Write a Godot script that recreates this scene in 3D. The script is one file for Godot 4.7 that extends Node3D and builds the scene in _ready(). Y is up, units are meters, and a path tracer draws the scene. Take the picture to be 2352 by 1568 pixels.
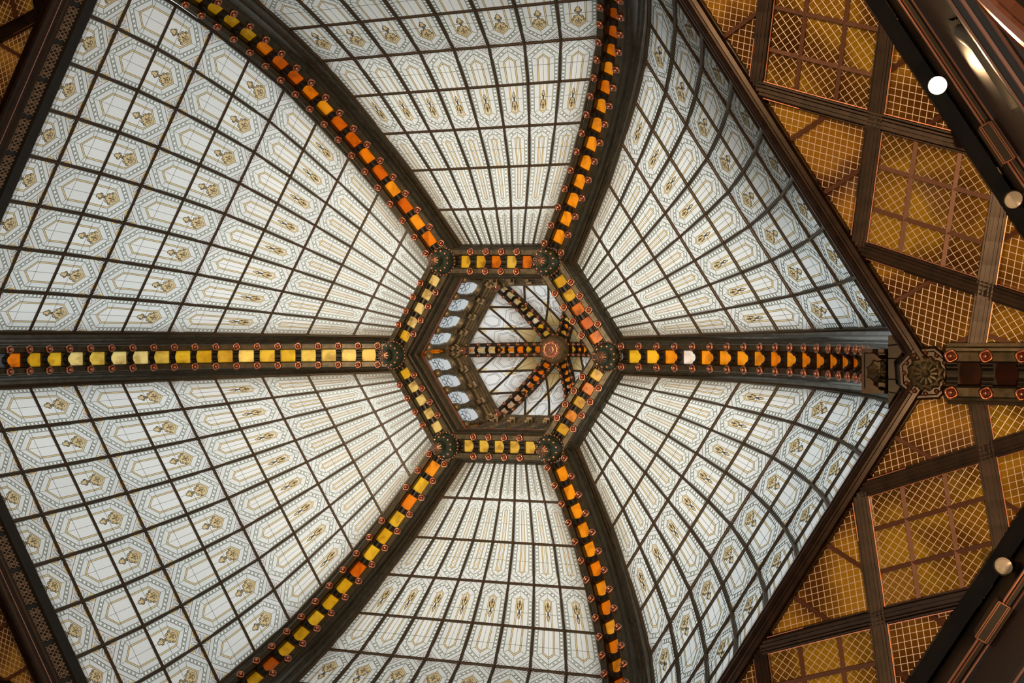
extends Node3D
# A hexagonal leaded-glass dome over a hall, seen from the floor. Lengths below are in
# units of the ring's radius (1 unit = S metres); H() turns them into metres.
const S := 1.3
const EYE := 1.6
var off := [Vector2(.040, .013), Vector2(.011, -.032), Vector2(.001, -.028), Vector2(-.027, .003), Vector2(-.019, .006), Vector2(-.007, .038)]
var rib_r := [.98, 1.144, 1.315, 1.487, 1.656, 1.821, 1.982, 2.136, 2.284, 2.423, 2.555, 2.677, 2.789, 2.893, 2.985, 3.065, 3.133, 3.188, 3.233, 3.269, 3.298]
var rib_h := [9.475, 9.422, 9.357, 9.286, 9.208, 9.123, 9.029, 8.924, 8.809, 8.685, 8.553, 8.415, 8.27, 8.116, 7.952, 7.779, 7.602, 7.428, 7.254, 7.079, 6.90]
var row_r := [1.17, 1.567, 1.971, 2.327, 2.672, 2.972, 3.195, 3.38, 3.505, 3.585, 3.62]
var row_h := [9.69, 9.53, 9.35, 9.112, 8.845, 8.553, 8.18, 7.79, 7.40, 6.99, 6.68]
var M := {}
var taken := {}
var rng := RandomNumberGenerator.new()

func H(x: float, h: float, z: float) -> Vector3:
	return Vector3(x * S, EYE + h * S, -z * S)

# ------------------------------------------------------------------ mesh builder
class Mb:
	var v := PackedVector3Array()
	var n := PackedVector3Array()
	var c := PackedColorArray()
	var uv := PackedVector2Array()
	var tint := Color.WHITE
	func tri(a: Vector3, b: Vector3, d: Vector3):
		var m := (d - a).cross(b - a)
		if m.length_squared() < 1e-18: return
		m = m.normalized()
		v.append(a); v.append(b); v.append(d)
		n.append(m); n.append(m); n.append(m)
		c.append(tint); c.append(tint); c.append(tint)
	func quad(a: Vector3, b: Vector3, d: Vector3, e: Vector3):
		tri(a, b, d); tri(a, d, e)
	# rows of points; smooth averages normals along the rows
	func grid(rows: Array, closed := false, smooth := true):
		var nr := rows.size()
		var nc: int = rows[0].size()
		if not smooth:
			for i in nr - 1:
				for j in (nc if closed else nc - 1):
					var k := (j + 1) % nc
					quad(rows[i][j], rows[i][k], rows[i + 1][k], rows[i + 1][j])
			return
		var nm := []
		for i in nr:
			var l := PackedVector3Array(); l.resize(nc); nm.append(l)
		for i in nr - 1:
			for j in (nc if closed else nc - 1):
				var k := (j + 1) % nc
				var a: Vector3 = rows[i][j]; var b: Vector3 = rows[i][k]; var d: Vector3 = rows[i + 1][k]; var e: Vector3 = rows[i + 1][j]
				var m := (d - a).cross(b - a) + (e - a).cross(d - a)
				nm[i][j] += m; nm[i][k] += m; nm[i + 1][j] += m; nm[i + 1][k] += m
		for i in nr - 1:
			for j in (nc if closed else nc - 1):
				var k := (j + 1) % nc
				for q in [[i, j, i, k, i + 1, k], [i, j, i + 1, k, i + 1, j]]:
					var a: Vector3 = rows[q[0]][q[1]]; var b: Vector3 = rows[q[2]][q[3]]; var d: Vector3 = rows[q[4]][q[5]]
					if (b - a).cross(d - a).length_squared() < 1e-18: continue
					v.append(a); v.append(b); v.append(d)
					n.append(nm[q[0]][q[1]].normalized()); n.append(nm[q[2]][q[3]].normalized()); n.append(nm[q[4]][q[5]].normalized())
					c.append(tint); c.append(tint); c.append(tint)
	func box(p: Vector3, x: Vector3, y: Vector3, z: Vector3):
		var q := []
		for i in 8: q.append(p + x * (1 if i & 1 else -1) + y * (1 if i & 2 else -1) + z * (1 if i & 4 else -1))
		for f in [[0, 1, 3, 2], [4, 6, 7, 5], [0, 4, 5, 1], [2, 3, 7, 6], [0, 2, 6, 4], [1, 5, 7, 3]]: quad(q[f[0]], q[f[1]], q[f[2]], q[f[3]])
	# raised strip from a to b lying on a surface with normal up
	func strip(a: Vector3, b: Vector3, up: Vector3, w: float, t: float):
		var s := (b - a).cross(up).normalized() * w * .5
		var u := up * t
		quad(a - s + u, a + s + u, b + s + u, b - s + u)
		quad(a - s, a - s + u, b - s + u, b - s)
		quad(a + s + u, a + s, b + s, b + s + u)
	# bar with a full rectangular section and chamfered face
	func bar(a: Vector3, b: Vector3, up: Vector3, w: float, t: float):
		var s := (b - a).cross(up).normalized() * w * .5
		var pts := []
		for p in [a, b]: pts.append([p - s, p - s + up * t * .7, p - s * .6 + up * t, p + s * .6 + up * t, p + s + up * t * .7, p + s])
		grid(pts, true, false)
		for p in pts:
			for i in 4: tri(p[0], p[i + 1], p[i + 2])
	func lathe(o: Vector3, ax: Vector3, prof: Array, segs: int, petals := 0, depth := 0.0, smooth := true):
		var x := ax.cross(Vector3(.3, .2, .9)).normalized()
		var y := ax.cross(x).normalized()
		var rows := []
		for p in prof:
			var l := PackedVector3Array()
			for i in segs:
				var a := TAU * i / segs
				var r: float = p[0] * (1.0 + (depth * cos(petals * a) if petals else 0.0))
				l.append(o + ax * p[1] + (x * cos(a) + y * sin(a)) * r)
			rows.append(l)
		grid(rows, true, smooth)
	func mesh(o := Vector3.ZERO) -> ArrayMesh:
		var w := v.duplicate()
		if o != Vector3.ZERO:
			for i in w.size(): w[i] -= o
		var a := []
		a.resize(Mesh.ARRAY_MAX)
		a[Mesh.ARRAY_VERTEX] = w; a[Mesh.ARRAY_NORMAL] = n; a[Mesh.ARRAY_COLOR] = c
		var m := ArrayMesh.new()
		m.add_surface_from_arrays(Mesh.PRIMITIVE_TRIANGLES, a)
		return m

# ------------------------------------------------------------------ scene helpers
func numbered(called: String) -> String:
	var k: int = taken.get(called, 0)
	taken[called] = k + 1
	return called if k == 0 else "%s_%03d" % [called, k]

func thing(called: String, label: String, category: String, at: Vector3, group := "", kind := "") -> Node3D:
	var o := Node3D.new()
	o.name = numbered(called)
	add_child(o)
	o.position = at
	o.set_meta("label", label)
	o.set_meta("category", category)
	if group: o.set_meta("group", group)
	if kind: o.set_meta("kind", kind)
	return o

func origin_of(n: Node3D) -> Vector3:
	var p := Vector3.ZERO
	var q: Node = n
	while q is Node3D and q != self:
		p += (q as Node3D).position
		q = q.get_parent()
	return p

func part(called: String, b: Mb, m: Material, parent: Node3D) -> MeshInstance3D:
	var o := MeshInstance3D.new()
	o.name = called
	o.mesh = b.mesh(origin_of(parent))
	o.material_override = m
	o.cast_shadow = GeometryInstance3D.SHADOW_CASTING_SETTING_ON
	parent.add_child(o, true)
	return o

func structure(called: String, label: String, category: String, b: Mb, m: Material, at := Vector3.ZERO) -> MeshInstance3D:
	var o := MeshInstance3D.new()
	o.name = numbered(called)
	o.mesh = b.mesh(at)
	o.material_override = m
	add_child(o)
	o.position = at
	o.set_meta("label", label); o.set_meta("category", category); o.set_meta("kind", "structure")
	return o

func copy_of(called: String, m: Mesh, mat: Material, parent: Node3D, t: Transform3D) -> MeshInstance3D:
	var o := MeshInstance3D.new()
	o.name = called
	o.mesh = m
	o.material_override = mat
	parent.add_child(o, true)
	o.transform = Transform3D(t.basis, t.origin - origin_of(parent))
	return o

func noise_tex(f: float, ramp: Array, seed_: int, octaves := 4, size := 512) -> NoiseTexture2D:
	var fn := FastNoiseLite.new()
	fn.seed = seed_; fn.frequency = f; fn.fractal_octaves = octaves
	var g := Gradient.new()
	g.offsets = PackedFloat32Array([0.0, .35, .5, .65, 1.0].slice(0, ramp.size()) if ramp.size() == 5 else [0.0, 1.0])
	g.colors = PackedColorArray(ramp)
	var t := NoiseTexture2D.new()
	t.width = size; t.height = size; t.seamless = true; t.noise = fn; t.color_ramp = g
	return t

func mat(col: Color, rough: float, metal := 0.0, spec := .5) -> StandardMaterial3D:
	var m := StandardMaterial3D.new()
	m.albedo_color = col
	m.roughness = rough; m.metallic = metal; m.metallic_specular = spec
	m.cull_mode = BaseMaterial3D.CULL_DISABLED
	return m

func worn(col: Color, rough: float, metal: float, ramp: Array, f: float, seed_: int, tri_scale: float) -> StandardMaterial3D:
	var m := mat(col, rough, metal)
	m.albedo_texture = noise_tex(f, ramp, seed_)
	m.uv1_triplanar = true; m.uv1_world_triplanar = true
	m.uv1_scale = Vector3.ONE * tri_scale
	return m

func glass(rough: float, spec := .5) -> StandardMaterial3D:
	var m := mat(Color.WHITE, rough, 0.0, spec)
	m.vertex_color_use_as_albedo = true
	m.backlight_enabled = true
	m.backlight = Color.WHITE
	return m

func make_materials():
	M.glass = glass(.42, .35)
	M.amber = glass(.22, .5)
	M.amber.albedo_texture = noise_tex(.006, [Color(.62, .56, .5), Color(.86, .82, .78), Color(.97, .95, .92), Color(1, 1, 1), Color(1, 1, 1)], 4, 3)
	M.amber.uv1_triplanar = true; M.amber.uv1_world_triplanar = true; M.amber.uv1_scale = Vector3.ONE * 1.7
	M.cove = glass(.16, .6)
	M.cove.albedo_texture = noise_tex(.005, [Color(.34, .25, .2), Color(.5, .40, .34), Color(.74, .70, .6), Color(1, 1, .8), Color(1, 1, .8)], 8, 3)
	M.cove.uv1_triplanar = true; M.cove.uv1_world_triplanar = true; M.cove.uv1_scale = Vector3.ONE * .42
	M.cove.backlight = Color(.34, .34, .34)
	M.lead = mat(Color(.30, .31, .29), .6, .2)
	M.grid = mat(Color(.86, .80, .76), .35, .1)
	M.muntin = mat(Color(.34, .20, .14), .4, .3)
	M.bar = mat(Color(.29, .245, .19), .42, .3)
	M.bronze = worn(Color(.28, .26, .21), .40, .5, [Color(.55, .6, .5), Color(.75, .75, .65), Color(.9, .85, .78), Color(1, .95, .88), Color(1.0, .8, .66)], .02, 3, 1.1)
	M.rung = worn(Color(.15, .13, .105), .45, .4, [Color(.6, .6, .6), Color(.8, .8, .8), Color(.9, .9, .9), Color(1, 1, 1), Color(1, 1, 1)], .03, 13, 1.5)
	M.fascia = worn(Color(.50, .47, .40), .42, .4, [Color(.55, .6, .5), Color(.75, .75, .65), Color(.9, .85, .78), Color(1, .95, .88), Color(1.0, .8, .66)], .02, 5, 1.4)
	M.copper = mat(Color(.80, .56, .46), .28, .95)
	M.green = worn(Color(.24, .29, .25), .4, .5, [Color(.6, .7, .65), Color(.8, .9, .85), Color(.95, 1, .95), Color(1, .95, .88), Color(1.0, .75, .6)], .03, 6, 2.2)
	M.wood = worn(Color(.165, .11, .085), .34, .35, [Color(.5, .42, .38), Color(.75, .65, .6), Color(.9, .85, .8), Color(1, .95, .9), Color(1, .85, .7)], .015, 7, .9)
	M.dark = worn(Color(.10, .085, .075), .45, .2, [Color(.6, .6, .6), Color(.8, .8, .8), Color(.9, .9, .9), Color(1, 1, 1), Color(1, 1, 1)], .02, 9, .6)
	M.fillet = mat(Color(.72, .50, .42), .3, .85)
	M.stone = worn(Color(.42, .36, .30), .4, 0.0, [Color(.7, .7, .7), Color(.85, .85, .85), Color(.9, .9, .9), Color(1, 1, 1), Color(1, 1, 1)], .01, 11, .3)
	M.silver = mat(Color(.34, .335, .32), .6, .1)
	M.lattice = mat(Color(.55, .46, .38), .45, .3)
	M.turret = mat(Color(.27, .31, .29), .8)
	M.plaster = mat(Color(.55, .54, .5), .8)

# ------------------------------------------------------------------ leaded panes
const WHITE := Color(.80, .83, .85)
const BORDER := Color(.74, .78, .80)
const BAND := Color(.68, .74, .72)
const JEWEL := Color(.86, .90, .88)
const GOLD := Color(.74, .60, .34)
const CORNER := Color(.70, .74, .76)
const LEADC := Color(.12, .13, .12)

# flat pattern of one pane, in pane coordinates x in [-hw, hw], y in [0, l]; y = 0 is where the hexagon ends in a point
class Pattern:
	var p := PackedVector2Array()
	var c := PackedColorArray()
	var seg := []
	var weight := 1.0
	func tri(a: Vector2, b: Vector2, d: Vector2, col: Color):
		if (b - a).cross(d - a) < 0.0:
			var e := b; b = d; d = e
		if absf((b - a).cross(d - a)) < 1e-9: return
		p.append(a); p.append(b); p.append(d)
		c.append(col); c.append(col); c.append(col)
	func poly(q: PackedVector2Array, col: Color):
		var t := Geometry2D.triangulate_polygon(q)
		for i in range(0, t.size(), 3): tri(q[t[i]], q[t[i + 1]], q[t[i + 2]], col)
	func line(a: Vector2, b: Vector2, w := .0052): seg.append([a, b, w * weight])
	func path(q: Array, w := .0052):
		for i in q.size() - 1: line(q[i], q[i + 1], w)
	# a straight run of round jewels set in a band
	func jewels(a: Vector2, b: Vector2, hb: float, side: Vector2, band: Color, jewel: Color, dark: Color):
		var len := a.distance_to(b)
		var n := maxi(1, int(round(len / (hb * 2.15))))
		var e := (b - a) / n
		for k in n:
			var p0 := a + e * k
			var mid := p0 + e * .5
			var r := minf(hb, e.length() * .5) * .80
			var sq := [p0 - side * hb, p0 + e * .5 - side * hb, p0 + e - side * hb, p0 + e, p0 + e + side * hb, p0 + e * .5 + side * hb, p0 + side * hb, p0]
			var ex := e.normalized()
			var o := []; var i_ := []
			for s in sq:
				var d: Vector2 = (s - mid)
				var dd := Vector2(d.dot(ex), d.dot(side)).normalized()
				o.append(mid + (ex * dd.x + side * dd.y) * r * 1.06)
				i_.append(mid + (ex * dd.x + side * dd.y) * r * .86)
			for j in 8:
				var j2 := (j + 1) % 8
				tri(sq[j], sq[j2], o[j2], band); tri(sq[j], o[j2], o[j], band)
				tri(o[j], o[j2], i_[j2], dark); tri(o[j], i_[j2], i_[j], dark)
				tri(i_[j], i_[j2], mid, jewel)
			if k > 0:
				line(p0 - side * hb - e * .2, p0 + side * hb + e * .2, .0026)
				line(p0 - side * hb + e * .2, p0 + side * hb - e * .2, .0026)

func fx(q: Vector2) -> Vector2: return Vector2(-q.x, q.y)

func pattern(hw: float, l: float, emblem: int, petals: bool, fan := false) -> Pattern:
	var t := Pattern.new()
	t.weight = .68 if hw > .13 else (.6 if hw > .1 else .46)
	var hb := .0175 if not fan else .0145
	var m := .92 if not fan else 1.0
	var k := sqrt(1.0 + m * m)
	var a := hw - .014
	var t0 := .018
	var o := [0.0, hb * 2.0, hb * 2.0 + minf(.043, (a - hb * 2) * .55), 0.0]
	o[3] = o[2] + minf(.013, (a - o[2]) * .45)
	var tip := []; var side := []; var xs := []
	for q in o:
		tip.append(t0 + q * k); xs.append(a - q); side.append(t0 + q * k + m * (a - q))
	# margin under the glazing bars
	for sx in [1.0, -1.0]:
		var f := func(x: float, y: float) -> Vector2: return Vector2(x * sx, y)
		t.poly(PackedVector2Array([f.call(hw, side[0]), f.call(hw, l), f.call(xs[0], l), f.call(xs[0], side[0])]), BORDER)
		# corner: strip beside the diagonal, then a little flower in the corner
		var so := .036
		var st := t0 - so * k
		var x0 := -st / m
		t.poly(PackedVector2Array([f.call(0, 0), f.call(0, t0), f.call(xs[0], side[0]), f.call(hw, side[0]), f.call(hw, st + m * hw), f.call(x0, 0)]), CORNER)
		t.line(f.call(x0, 0), f.call(hw, st + m * hw))
		var c0: Vector2 = f.call(hw, 0)
		var p0: Vector2 = f.call(x0, 0); var p1: Vector2 = f.call(hw, st + m * hw)
		var nf := 4
		for i in nf:
			var q0 := p0.lerp(p1, float(i) / nf); var q1 := p0.lerp(p1, float(i + 1) / nf)
			t.tri(c0, q0, q1, (Color(.72, .58, .34) if petals and i % 3 == 0 else (Color(.70, .68, .68) if i % 2 else CORNER)))
			if hw > .13:
				var qa := c0.lerp(q0, .62); var qb := c0.lerp(q1, .62)
				t.path([c0, c0.lerp(q0.lerp(q1, .12), .45), c0.lerp(q0.lerp(q1, .18), .70), c0.lerp(q0.lerp(q1, .5), .84), c0.lerp(q0.lerp(q1, .82), .70), c0.lerp(q0.lerp(q1, .88), .45), c0], .0036)
		# jewel band: side and diagonal
		var xm: float = (xs[0] + xs[1]) / 2
		t.jewels(f.call(xm, side[1]), f.call(xm, l), hb, Vector2(sx, 0), BAND, JEWEL, LEADC)
		t.tri(f.call(xs[0], side[0]), f.call(xs[0], side[1]), f.call(xs[1], side[1]), BAND)
		var e := Vector2(-sx, -m).normalized()
		var sd := Vector2(sx * m, -1).normalized()
		var oc: Vector2 = f.call(xs[0], side[0]); var ic: Vector2 = f.call(xs[1], side[1])
		var ot: Vector2 = f.call(0, tip[0]); var it: Vector2 = f.call(0, tip[1])
		var d0 := (ic - oc).dot(e)
		var d1 := (it - oc).dot(e)
		var mid := oc - sd * hb
		t.jewels(mid + e * d0, mid + e * d1, hb, sd, BAND, JEWEL, LEADC)
		t.tri(oc, oc + e * d0, ic, BAND)
		t.tri(ot, it, oc + e * d1, BAND)
		# border and gold outline
		for g in [[1, 2, BORDER], [2, 3, GOLD]]:
			var i: int = g[0]; var j: int = g[1]
			t.poly(PackedVector2Array([f.call(xs[i], side[i]), f.call(xs[i], l), f.call(xs[j], l), f.call(xs[j], side[j])]), g[2])
			t.poly(PackedVector2Array([f.call(0, tip[i]), f.call(xs[i], side[i]), f.call(xs[j], side[j]), f.call(0, tip[j])]), g[2])
		for i in 4:
			t.path([f.call(0, tip[i]), f.call(xs[i], side[i]), f.call(xs[i], l)], .0046 if i < 2 else .0042)
		t.line(f.call(xs[1], side[1]), f.call(xs[2], side[2]), .0036)
		# middle field, with the emblem standing on the point
		var field := PackedVector2Array([f.call(0, tip[3]), f.call(xs[3], side[3]), f.call(xs[3], l), f.call(0, l)])
		if emblem:
			var ew: float = .050 if emblem == 1 else minf(.040, xs[3] * .98)
			var el := .215
			var sh := [Vector2(0, .0), Vector2(.98, .25), Vector2(1.10, .30), Vector2(1.12, .36), Vector2(1.0, .40), Vector2(.80, .395), Vector2(.84, .46), Vector2(.76, .53), Vector2(.58, .565), Vector2(.40, .56), Vector2(.24, .53), Vector2(.18, .57), Vector2(.18, .77), Vector2(.34, .73), Vector2(.52, .76), Vector2(.58, .82), Vector2(.46, .87), Vector2(.28, .86), Vector2(.33, .92), Vector2(.24, .98), Vector2(0, 1.0)]
			var half := PackedVector2Array()
			for q in sh: half.append(f.call(q.x * ew, tip[3] + q.y * el))
			if ew * 1.06 < xs[3]:
				for r in Geometry2D.clip_polygons(field, half): t.poly(r, WHITE)
				for r in Geometry2D.intersect_polygons(field, half): t.poly(r, Color(.68, .54, .31))
			else:
				for r in Geometry2D.clip_polygons(field, half): t.poly(r, WHITE)
				for r in Geometry2D.intersect_polygons(field, half): t.poly(r, Color(.68, .54, .31))
			var ol := []
			for i in range(1, half.size()): ol.append(half[i])
			t.path(ol, .0074)
			for sp in [[.86, .335, .17, 1.0], [.58, .48, .17, -1.0], [.40, .805, .11, 1.0], [.46, .30, .17, -1.0]]:
				var arc := []
				for i in 7:
					var an: float = sp[3] * (i * .95 + .6)
					var rr: float = sp[2] * (1.0 - i * .10)
					arc.append(f.call((sp[0] + cos(an) * rr) * ew, tip[3] + (sp[1] + sin(an) * rr * ew / el) * el))
				t.path(arc, .0062)
			for q in [[.1, .12, .55, .22], [.05, .17, .28, .36], [.0, .22, .06, .45]]:
				t.line(f.call(q[0] * ew, tip[3] + q[1] * el), f.call(q[2] * ew, tip[3] + q[3] * el), .006)
			t.line(f.call(.05 * ew, tip[3] + .58 * el), f.call(.05 * ew, tip[3] + .78 * el), .0045)
			if sx > 0: t.line(Vector2(0, tip[3] + el), Vector2(0, l), .0034)
		else:
			t.poly(field, WHITE)
			if sx > 0: t.line(Vector2(0, tip[3]), Vector2(0, l), .0034)
		for yy in ([.56] if not fan else [.62]):
			t.line(f.call(0, l * yy + (.045 if emblem else 0.0)), f.call(xs[1], l * yy + (.045 if emblem else 0.0)), .0034)
	t.line(Vector2(0, t0), Vector2(0, tip[2]), .0036)
	return t

func lay(t: Pattern, hw: float, l: float, flip: bool, A: Vector3, B: Vector3, C: Vector3, D: Vector3, tone: float, parent: Node3D):
	# A, B inner corners, C, D outer ones
	var up := ((B - A).cross(D - A)).normalized()
	if up.y > 0: up = -up
	var o := origin_of(parent)
	var q := PackedVector3Array(); q.resize(t.p.size())
	var cc := PackedColorArray(); cc.resize(t.p.size())
	var nn := PackedVector3Array(); nn.resize(t.p.size())
	var w2 := 1.0 / (2.0 * hw)
	var l1 := 1.0 / l
	A -= o; B -= o; C -= o; D -= o
	for i in t.p.size():
		var s := t.p[i]
		var u := s.x * w2 + .5
		var v := s.y * l1
		if flip: v = 1.0 - v
		q[i] = A.lerp(B, u).lerp(D.lerp(C, u), v)
		var k := t.c[i]
		cc[i] = Color(k.r * tone, k.g * tone, k.b * tone)
	var nrm := (q[2] - q[0]).cross(q[1] - q[0]).normalized()
	nn.fill(nrm)
	var a := []
	a.resize(Mesh.ARRAY_MAX)
	a[Mesh.ARRAY_VERTEX] = q; a[Mesh.ARRAY_NORMAL] = nn; a[Mesh.ARRAY_COLOR] = cc
	var am := ArrayMesh.new()
	am.add_surface_from_arrays(Mesh.PRIMITIVE_TRIANGLES, a)
	var pane := MeshInstance3D.new()
	pane.name = "pane"
	pane.mesh = am
	pane.material_override = M.glass
	parent.add_child(pane, true)
	var b := Mb.new()
	for g in t.seg:
		var e := []
		for j in 2:
			var s: Vector2 = g[j]
			var u := s.x * w2 + .5
			var v := s.y * l1
			if flip: v = 1.0 - v
			e.append(A.lerp(B, u).lerp(D.lerp(C, u), v))
		b.strip(e[0], e[1], up, g[2] * S, .002)
	var ld := MeshInstance3D.new()
	ld.name = "leading"
	ld.mesh = b.mesh()
	ld.material_override = M.lead
	pane.add_child(ld, true)

# ------------------------------------------------------------------ ribs
func at_rib(k: int, r: float, h: float, s: float) -> Vector3:
	k = posmod(k, 6)
	var a := k * PI / 3
	return H(r * cos(a) - s * sin(a) + off[k].x, h, r * sin(a) + s * cos(a) + off[k].y)

const RAIL := [[.056, .10], [.056, .016], [.064, .0], [.106, .0], [.114, .014], [.114, .05], [.126, .058], [.131, .10], [.123, .108], [.134, .155], [.150, .168], [.150, .195], [.166, .208], [.180, .25], [.205, .262], [.262, .262]]
const CUT := [[-.062, .010], [-.050, .010], [-.047, .022], [-.036, .030], [-.031, .030], [-.027, .046], [-.015, .056], [0, .059], [.015, .056], [.027, .046], [.031, .030], [.036, .030], [.047, .022], [.050, .010], [.062, .010]]

# stations: [[centre, out (away from the room), along, across], ...] in metres; builds a ladder of rails, rungs, rosettes and coloured panes
func ladder(t: Node3D, stations: Array, rungs: Array, k: float, colours: Array, skip_rosettes: Array, deep := 1.0, gap := .080, flange := true):
	for sg in [-1.0, 1.0]:
		var rows := []
		for s in stations:
			var l := PackedVector3Array()
			for p in (RAIL if flange else RAIL.slice(0, 11)): l.append(s[0] + s[3] * (sg * p[0] * k * S) + s[1] * (p[1] * k * S * deep))
			rows.append(l)
		var b := Mb.new()
		var outer := []; var inner := []
		for l in rows: outer.append(l.slice(2)); inner.append(l.slice(0, 3))
		b.grid(outer, false, false)
		var rail := part("rail", b, M.bronze, t)
		b = Mb.new()
		b.grid(inner, false, false)
		part("lining", b, M.rung, rail)
	var ros := rosette_mesh(k)
	for i in rungs.size():
		var s: Array = rungs[i]
		var b := Mb.new()
		var hl: Vector3 = s[2] * (.026 * k * S)
		for j in CUT.size() - 1:
			var q := []
			for e in [CUT[j], CUT[j + 1]]:
				q.append(s[0] + s[3] * (e[0] * k * S) + s[1] * (e[1] * k * S))
				q.append(s[0] + s[3] * (e[0] * k * S) + s[1] * (.082 * k * S))
			b.quad(q[0] + hl, q[2] + hl, q[3] + hl, q[1] + hl)
			b.quad(q[0] - hl, q[1] - hl, q[3] - hl, q[2] - hl)
			b.quad(q[0] - hl, q[2] - hl, q[2] + hl, q[0] + hl)
		part("rung", b, M.rung, t)
		for sg in [-1.0, 1.0]:
			if [i, sg] in skip_rosettes: continue
			var p: Vector3 = s[0] + s[3] * (sg * .0885 * k * S)
			copy_of("rosette", ros, M.copper, t, Transform3D(Basis(s[3], s[1], s[2]), p))
		if i < rungs.size() - 1:
			var e: Array = rungs[i + 1]
			var d := Mb.new()
			d.tint = colours[i % colours.size()]
			var a0: Vector3 = s[0] + s[1] * (gap * k * S); var a1: Vector3 = e[0] + e[1] * (gap * k * S)
			var w0: Vector3 = s[3] * (.06 * k * S); var w1: Vector3 = e[3] * (.06 * k * S)
			d.quad(a0 - w0, a0 + w0, a1 + w1, a1 - w1)
			part("amber_pane", d, M.amber, t)

var rosettes := {}
func rosette_mesh(k: float) -> ArrayMesh:
	if not rosettes.has(k):
		var b := Mb.new()
		var g := k * S
		b.lathe(Vector3.ZERO, Vector3.UP, [[.024 * g, .004 * g], [.031 * g, -.004 * g], [.033 * g, -.013 * g], [.029 * g, -.022 * g], [.022 * g, -.022 * g], [.017 * g, -.010 * g]], 24, 4, .07)
		b.lathe(Vector3.ZERO, Vector3.UP, [[.014 * g, -.008 * g], [.016 * g, -.022 * g], [.013 * g, -.031 * g], [.007 * g, -.036 * g], [.0001, -.037 * g]], 12)
		rosettes[k] = b.mesh()
	return rosettes[k]

func curve_stations(k: int, rr: Array, hh: Array) -> Array:
	var out := []
	var kk := posmod(k, 6)
	var a := kk * PI / 3
	var across := Vector3(-sin(a), 0, -cos(a))
	for i in rr.size():
		var i0 := maxi(0, i - 1); var i1 := mini(rr.size() - 1, i + 1)
		var d := Vector2(rr[i1] - rr[i0], hh[i1] - hh[i0]).normalized()
		var along := Vector3(d.x * cos(a), d.y, -d.x * sin(a))
		var outw := Vector3(-d.y * cos(a), d.x, d.y * sin(a))
		out.append([at_rib(kk, rr[i], hh[i], 0), outw, along, across])
	return out

const Y1 := Color(.90, .62, .10)
const Y2 := Color(.86, .52, .03)
const G1 := Color(.74, .40, .015)
const O1 := Color(.95, .33, .012)
const O2 := Color(.90, .23, .006)
const O3 := Color(.72, .14, .004)
const D1 := Color(.50, .10, .004)
const PALE := Color(.95, .75, .28)

func make_ribs():
	var tone := [
		[Y2, Color(.95, .50, .03), O1, Color(.93, .86, .80), O1, O1, O1, O1, O2, O1, O2, O2, O2, O2, O3, G1, G1, G1],
		[O1, O1, O1, O1, O1, O2, O1, O2, Color(1, .42, .03), O2, O1, O3, O3, D1, D1, D1, D1, D1],
		[O1, Y2, O2, Y2, G1, Y2, O3, G1, G1, Y2, G1, G1, D1, G1, D1, D1, D1, D1],
		[Y2, Y1, Y1, Y1, Y2, Y2, Y1, G1, G1, Y2, Y1, PALE, PALE, Y1, PALE, Y2, G1, O2],
		[O2, O1, O3, O1, O3, O2, O3, O3, Color(.95, .36, .012), O2, O3, O3, O2, G1, G1, G1, G1, G1],
		[O1, O1, O1, O1, O1, O1, O1, O1, O2, O1, O2, O3, D1, G1, G1, G1, G1, G1]]
	var labels := [
		"dome rib of orange panes with one broken white pane, ending on a carved block",
		"dome rib of orange panes between the broken-pane rib and the alternating one",
		"dome rib whose square panes alternate yellow and deep orange",
		"dome rib whose square panes are nearly all pale yellow",
		"dome rib of burnt orange panes that turn dull yellow near its foot",
		"dome rib of orange panes between the broken-pane rib and the burnt orange one"]
	var skips := [[], [], [[3, 1.0]], [], [], []]
	for k in 6:
		var t := thing("dome_rib", labels[k], "rib", at_rib(k, rib_r[20], rib_h[20], 0), "ladder ribs of the glass dome")
		var st := curve_stations(k, rib_r + [3.322, 3.34, 3.345], rib_h + [6.72, 6.5, 6.34])
		ladder(t, st, st.slice(1, 20), 1.0, tone[k], skips[k])

func panel_labels() -> Array:
	return ["beside the broken-pane rib and the alternating rib's orange neighbour", "between the alternating yellow-orange rib and an all-orange rib", "between the pale yellow rib and the alternating rib", "between the pale yellow rib and the burnt orange rib", "between the burnt orange rib and an all-orange rib", "beside the broken-pane rib and the burnt orange rib's neighbour"]

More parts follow.
